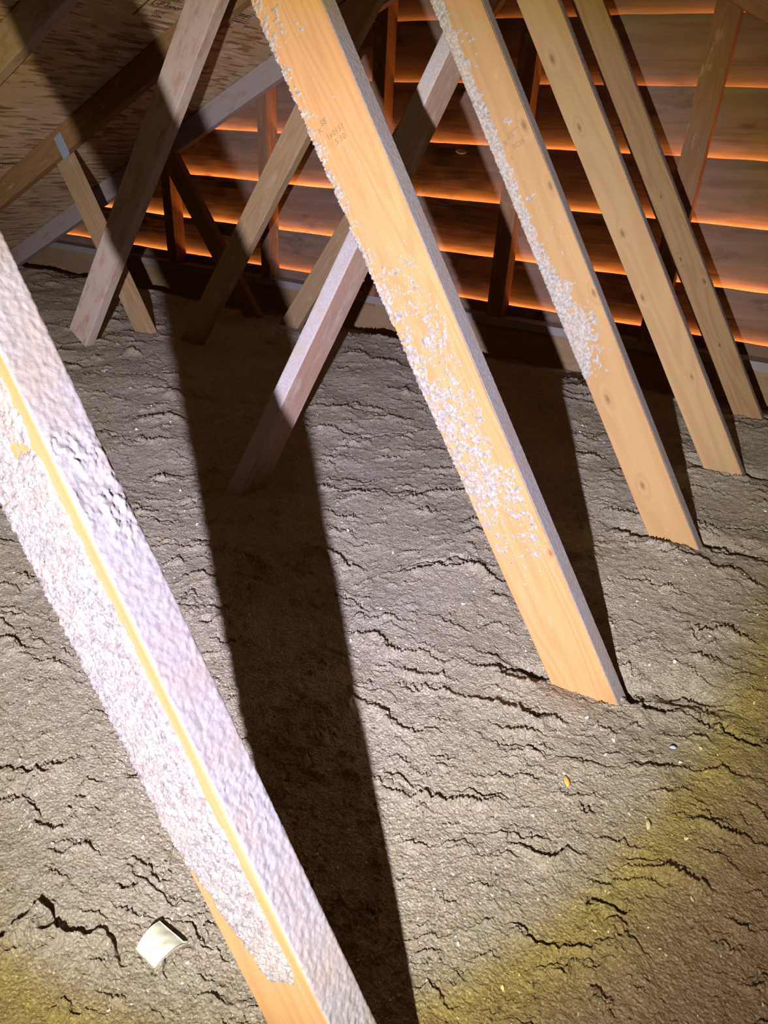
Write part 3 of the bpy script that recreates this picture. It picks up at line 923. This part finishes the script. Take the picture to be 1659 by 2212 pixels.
# block of small print, too small to read, between ruled lines
rects = [(0.0, 0.11, 0.0, 0.0012), (0.0, 0.085, -0.045, -0.0438), (0.0, 0.05, -0.092, -0.0908), (0, 0.0012, -0.092, -0.045), (0.0, 0.11, 0.011, 0.0122)]
for li in range(9):
    y = 0.006 - li * 0.0105 - (0.004 if li > 4 else 0)
    x = 0.006 + rnd.random() * 0.01
    lim = (0.10 if li < 5 else 0.055)
    while x < lim:
        w = 0.0015 + rnd.random() * 0.0035
        rects.append((x, x + w, y - 0.0058 + rnd.random() * 0.0015, y - 0.0005 - rnd.random() * 0.0015))
        x += w + 0.0012 + (0.004 if rnd.random() < 0.2 else 0)
bars('printed_stamp', rects, deck_frame(-1.893, 2.205), ceil_l, Mink)
bars('printed_stamp', [(-0.3, 0.03, 0, 0.004), (-0.3, 0.05, 0.010, 0.014)] + [(-0.3 + i * 0.012, -0.292 + i * 0.012, 0.004, 0.010) for i in range(26)], deck_frame(-2.985, 2.02), ceil_l, Mink)


def grade_stamp(parent, x, y, lines_, size, rot=math.pi / 2, off=-0.0003):
    """faded grading marks on the broad face; local frame: x along web, y across, -z out of the face."""
    for i, (s, dx, dy, sc) in enumerate(lines_):
        c, sn = math.cos(rot), math.sin(rot)
        ex_ = Vector((c, sn, 0)); ez_ = Vector((0, 0, -1)); ey_ = ez_.cross(ex_)
        p = Vector((x, y, off)) + ex_ * dx + ey_ * dy
        M4 = Matrix(((ex_.x, ey_.x, ez_.x, p.x), (ex_.y, ey_.y, ez_.y, p.y), (ex_.z, ey_.z, ez_.z, p.z), (0, 0, 0, 1)))
        text_mesh('grade_stamp', s, size * sc, Mink2, M4, parent, inv=False)


grade_stamp(R3, 0.315, -0.070, [('8S', 0.018, 0.022, 1.0), ('0 8', -0.006, 0.016, 1.0), ('IIOII', 0.020, 0.0, 1.0), ('S', 0.008, -0.016, 0.8), ('_____', 0.020, 0.036, 1.2)], 0.015)
grade_stamp(R2, 0.335, -0.074, [('S8', 0.0, 0.02, 1.0), ('1x0151', 0.0, 0.0, 1.0), ('5 10', 0.010, -0.012, 1.0), ('K', -0.008, 0.014, 0.9)], 0.011)
grade_stamp(R5, 0.225, -0.064, [('S-DRY', 0.006, 0.010, 1.0), ('21 8', 0.0, -0.006, 1.0), ('KD', 0.034, 0.004, 1.2)], 0.014)

# ------------------------------------------------------------------ small things on the insulation
Mcard, ntc, bc = new_mat('off_white_card')
bc.inputs['Base Color'].default_value = (0.62, 0.63, 0.52, 1)
cn = noise(ntc, mapped(ntc, (1, 1, 1)), 90, 4)
ntc.links.new(ramp(ntc, cn, [(0.3, (0.56, 0.57, 0.46)), (0.7, (0.68, 0.69, 0.58))]), bc.inputs['Base Color'])
bc.inputs['Roughness'].default_value = 0.5
c00 = Vector((-0.398, 0.281, 0)); c10 = Vector((-0.358, 0.279, 0)); c11 = Vector((-0.366, 0.243, 0)); c01 = Vector((-0.397, 0.246, 0))
nu, nv = 24, 16
top = []; bot = []
for j in range(nv + 1):
    for i in range(nu + 1):
        a = i / nu; b = j / nv
        p = (c00 * (1 - a) + c10 * a) * (1 - b) + (c01 * (1 - a) + c11 * a) * b
        zc2 = 0.007 + 0.008 * math.sin(math.pi * b) - 0.012 * max(0, a - 0.75) ** 1.2 + 0.004 * (a - 0.5) ** 2
        zc2 += 0.0006 * math.sin(a * 14) * math.sin(b * 9)
        top.append((p.x, p.y, zc2)); bot.append((p.x, p.y, zc2 - 0.0022))
vs = top + bot; fs = []
o2 = len(top)
for j in range(nv):
    for i in range(nu):
        a = j * (nu + 1) + i
        fs.append((a, a + 1, a + nu + 2, a + nu + 1)); fs.append((o2 + a, o2 + a + nu + 1, o2 + a + nu + 2, o2 + a + 1))
def rim(idx):
    for a, b in zip(idx[:-1], idx[1:]):
        fs.append((a, o2 + a, o2 + b, b))
rim([i for i in range(nu + 1)][::-1]); rim([nv * (nu + 1) + i for i in range(nu + 1)])
rim([j * (nu + 1) for j in range(nv + 1)]); rim([j * (nu + 1) + nu for j in range(nv + 1)][::-1])
card = link('card_scrap', vs, fs, Mcard, smooth_shade=True)
tag(card, 'small curled off-white rectangular scrap lying on the insulation near the nearest timber', 'scrap')

Mchip, ntc2, bc2 = new_mat('fresh_wood_chip')
bc2.inputs['Base Color'].default_value = (0.72, 0.42, 0.10, 1)
def flake(name, x, y, L, Wd, rot, mat, label, z=0.004, cat='wood chip', flip=False, tilt=0.25):
    vs = []; fs = []
    n = 12
    for s in (0.5, -0.5):
        for i in range(n + 1):
            t = i / n
            w = Wd * math.sin(math.pi * min(1, 0.06 + t * 0.92)) ** 0.7
            for k in (-1, 0, 1):
                vs.append(((t - 0.5) * L, k * w / 2, s * 0.0009 + 0.0015 * (1 - k * k) + 0.002 * math.sin(t * 3)))
    q = (n + 1) * 3
    for i in range(n):
        for k in range(2):
            a = i * 3 + k
            fs.append((a, a + 3, a + 4, a + 1)); fs.append((q + a, q + a + 1, q + a + 4, q + a + 3))
        a = i * 3
        fs.append((a, q + a, q + a + 3, a + 3)); a += 2
        fs.append((a, a + 3, q + a + 3, q + a))
    fs.append((0, 1, 2, q + 2, q + 1, q)); a = n * 3
    fs.append((a, q + a, q + a + 1, q + a + 2, a + 2, a + 1))
    o = link(name, vs, fs, mat, smooth_shade=True)
    o.location = (x, y, z); o.rotation_euler = (tilt, 0, rot)
    if label:
        tag(o, label, cat)
    return o


def gz(x, y):
    return float(insulation_height(np.array([x]), np.array([y]))[0])


flake('wood_chip', -0.067, 0.712, 0.019, 0.009, 2.1, Mchip, 'little orange wood chip on the insulation in front of the bare timber foot', gz(-0.067, 0.712) + 0.004)
Mchip2, _, b3 = new_mat('pale_splinter'); b3.inputs['Base Color'].default_value = (0.62, 0.58, 0.46, 1)
flake('splinter', 0.045, 0.700, 0.016, 0.007, 1.8, Mchip2, 'pale short splinter on the yellowish insulation to the right', gz(0.045, 0.700) + 0.005, 'splinter')
Mblue, _, b4 = new_mat('pale_blue_paper'); b4.inputs['Base Color'].default_value = (0.42, 0.52, 0.72, 1)
flake('paper_fleck', 0.052, 0.862, 0.010, 0.006, 0.3, Mblue, 'tiny pale blue paper fleck in the dark crack beside the bare timber foot', gz(0.052, 0.862) + 0.005, 'paper')
wc = flake('wood_chip', -1.50, YW - 0.004, 0.055, 0.022, -0.1, Mchip2, 'tan chip stuck on a siding board beside the dark leaning brace', EYE + 0.005)
wc.rotation_euler = (math.radians(80), 0.1, 0)

# loose white crumbs of paper fibre
Mcr, _, b5 = new_mat('white_paper_crumb'); b5.inputs['Base Color'].default_value = (0.72, 0.70, 0.68, 1)
rg = np.random.default_rng(11)
ico_v = np.array([(0, 0, -1), (0.72, -0.53, -0.45), (-0.28, -0.85, -0.45), (-0.89, 0, -0.45), (-0.28, 0.85, -0.45), (0.72, 0.53, -0.45), (0.28, -0.85, 0.45), (-0.72, -0.53, 0.45), (-0.72, 0.53, 0.45), (0.28, 0.85, 0.45), (0.89, 0, 0.45), (0, 0, 1)])
ico_f = [(0, 1, 2), (1, 0, 5), (0, 2, 3), (0, 3, 4), (0, 4, 5), (1, 5, 10), (2, 1, 6), (3, 2, 7), (4, 3, 8), (5, 4, 9), (1, 10, 6), (2, 6, 7), (3, 7, 8), (4, 8, 9), (5, 9, 10), (6, 10, 11), (7, 6, 11), (8, 7, 11), (9, 8, 11), (10, 9, 11)]
nC = 1500
ra = np.exp(rg.uniform(math.log(0.33), math.log(2.4), nC)); aa = np.radians(rg.uniform(-80, 30, nC))
cx = ra * np.sin(aa); cy = ra * np.cos(aa)
cz = insulation_height(cx, cy)
vs = []; fs = []
for i in range(nC):
    s = (0.0006 + 0.0018 * rg.random() ** 5) * (0.7 + 0.5 * ra[i])
    R3_ = rg.normal(size=(3, 3)); q_, _r = np.linalg.qr(R3_)
    v = (ico_v * (1 + 0.35 * rg.normal(size=(12, 1))) * np.array([1.5, 1, 0.7])) @ q_.T * s + np.array([cx[i], cy[i], cz[i] + s * 0.5])
    b_ = len(vs); vs.extend(v.tolist()); fs.extend([(a + b_, b + b_, c + b_) for a, b, c in ico_f])
cr = link('paper_crumbs', vs, fs, Mcr)
tag(cr, 'loose pale paper crumbs scattered over the insulation', 'crumbs', kind='stuff')

bpy.context.view_layer.update()
plate_on(-2.655, EYE - 0.065, 2.030, 0.05, 0.085, math.radians(29), WE)
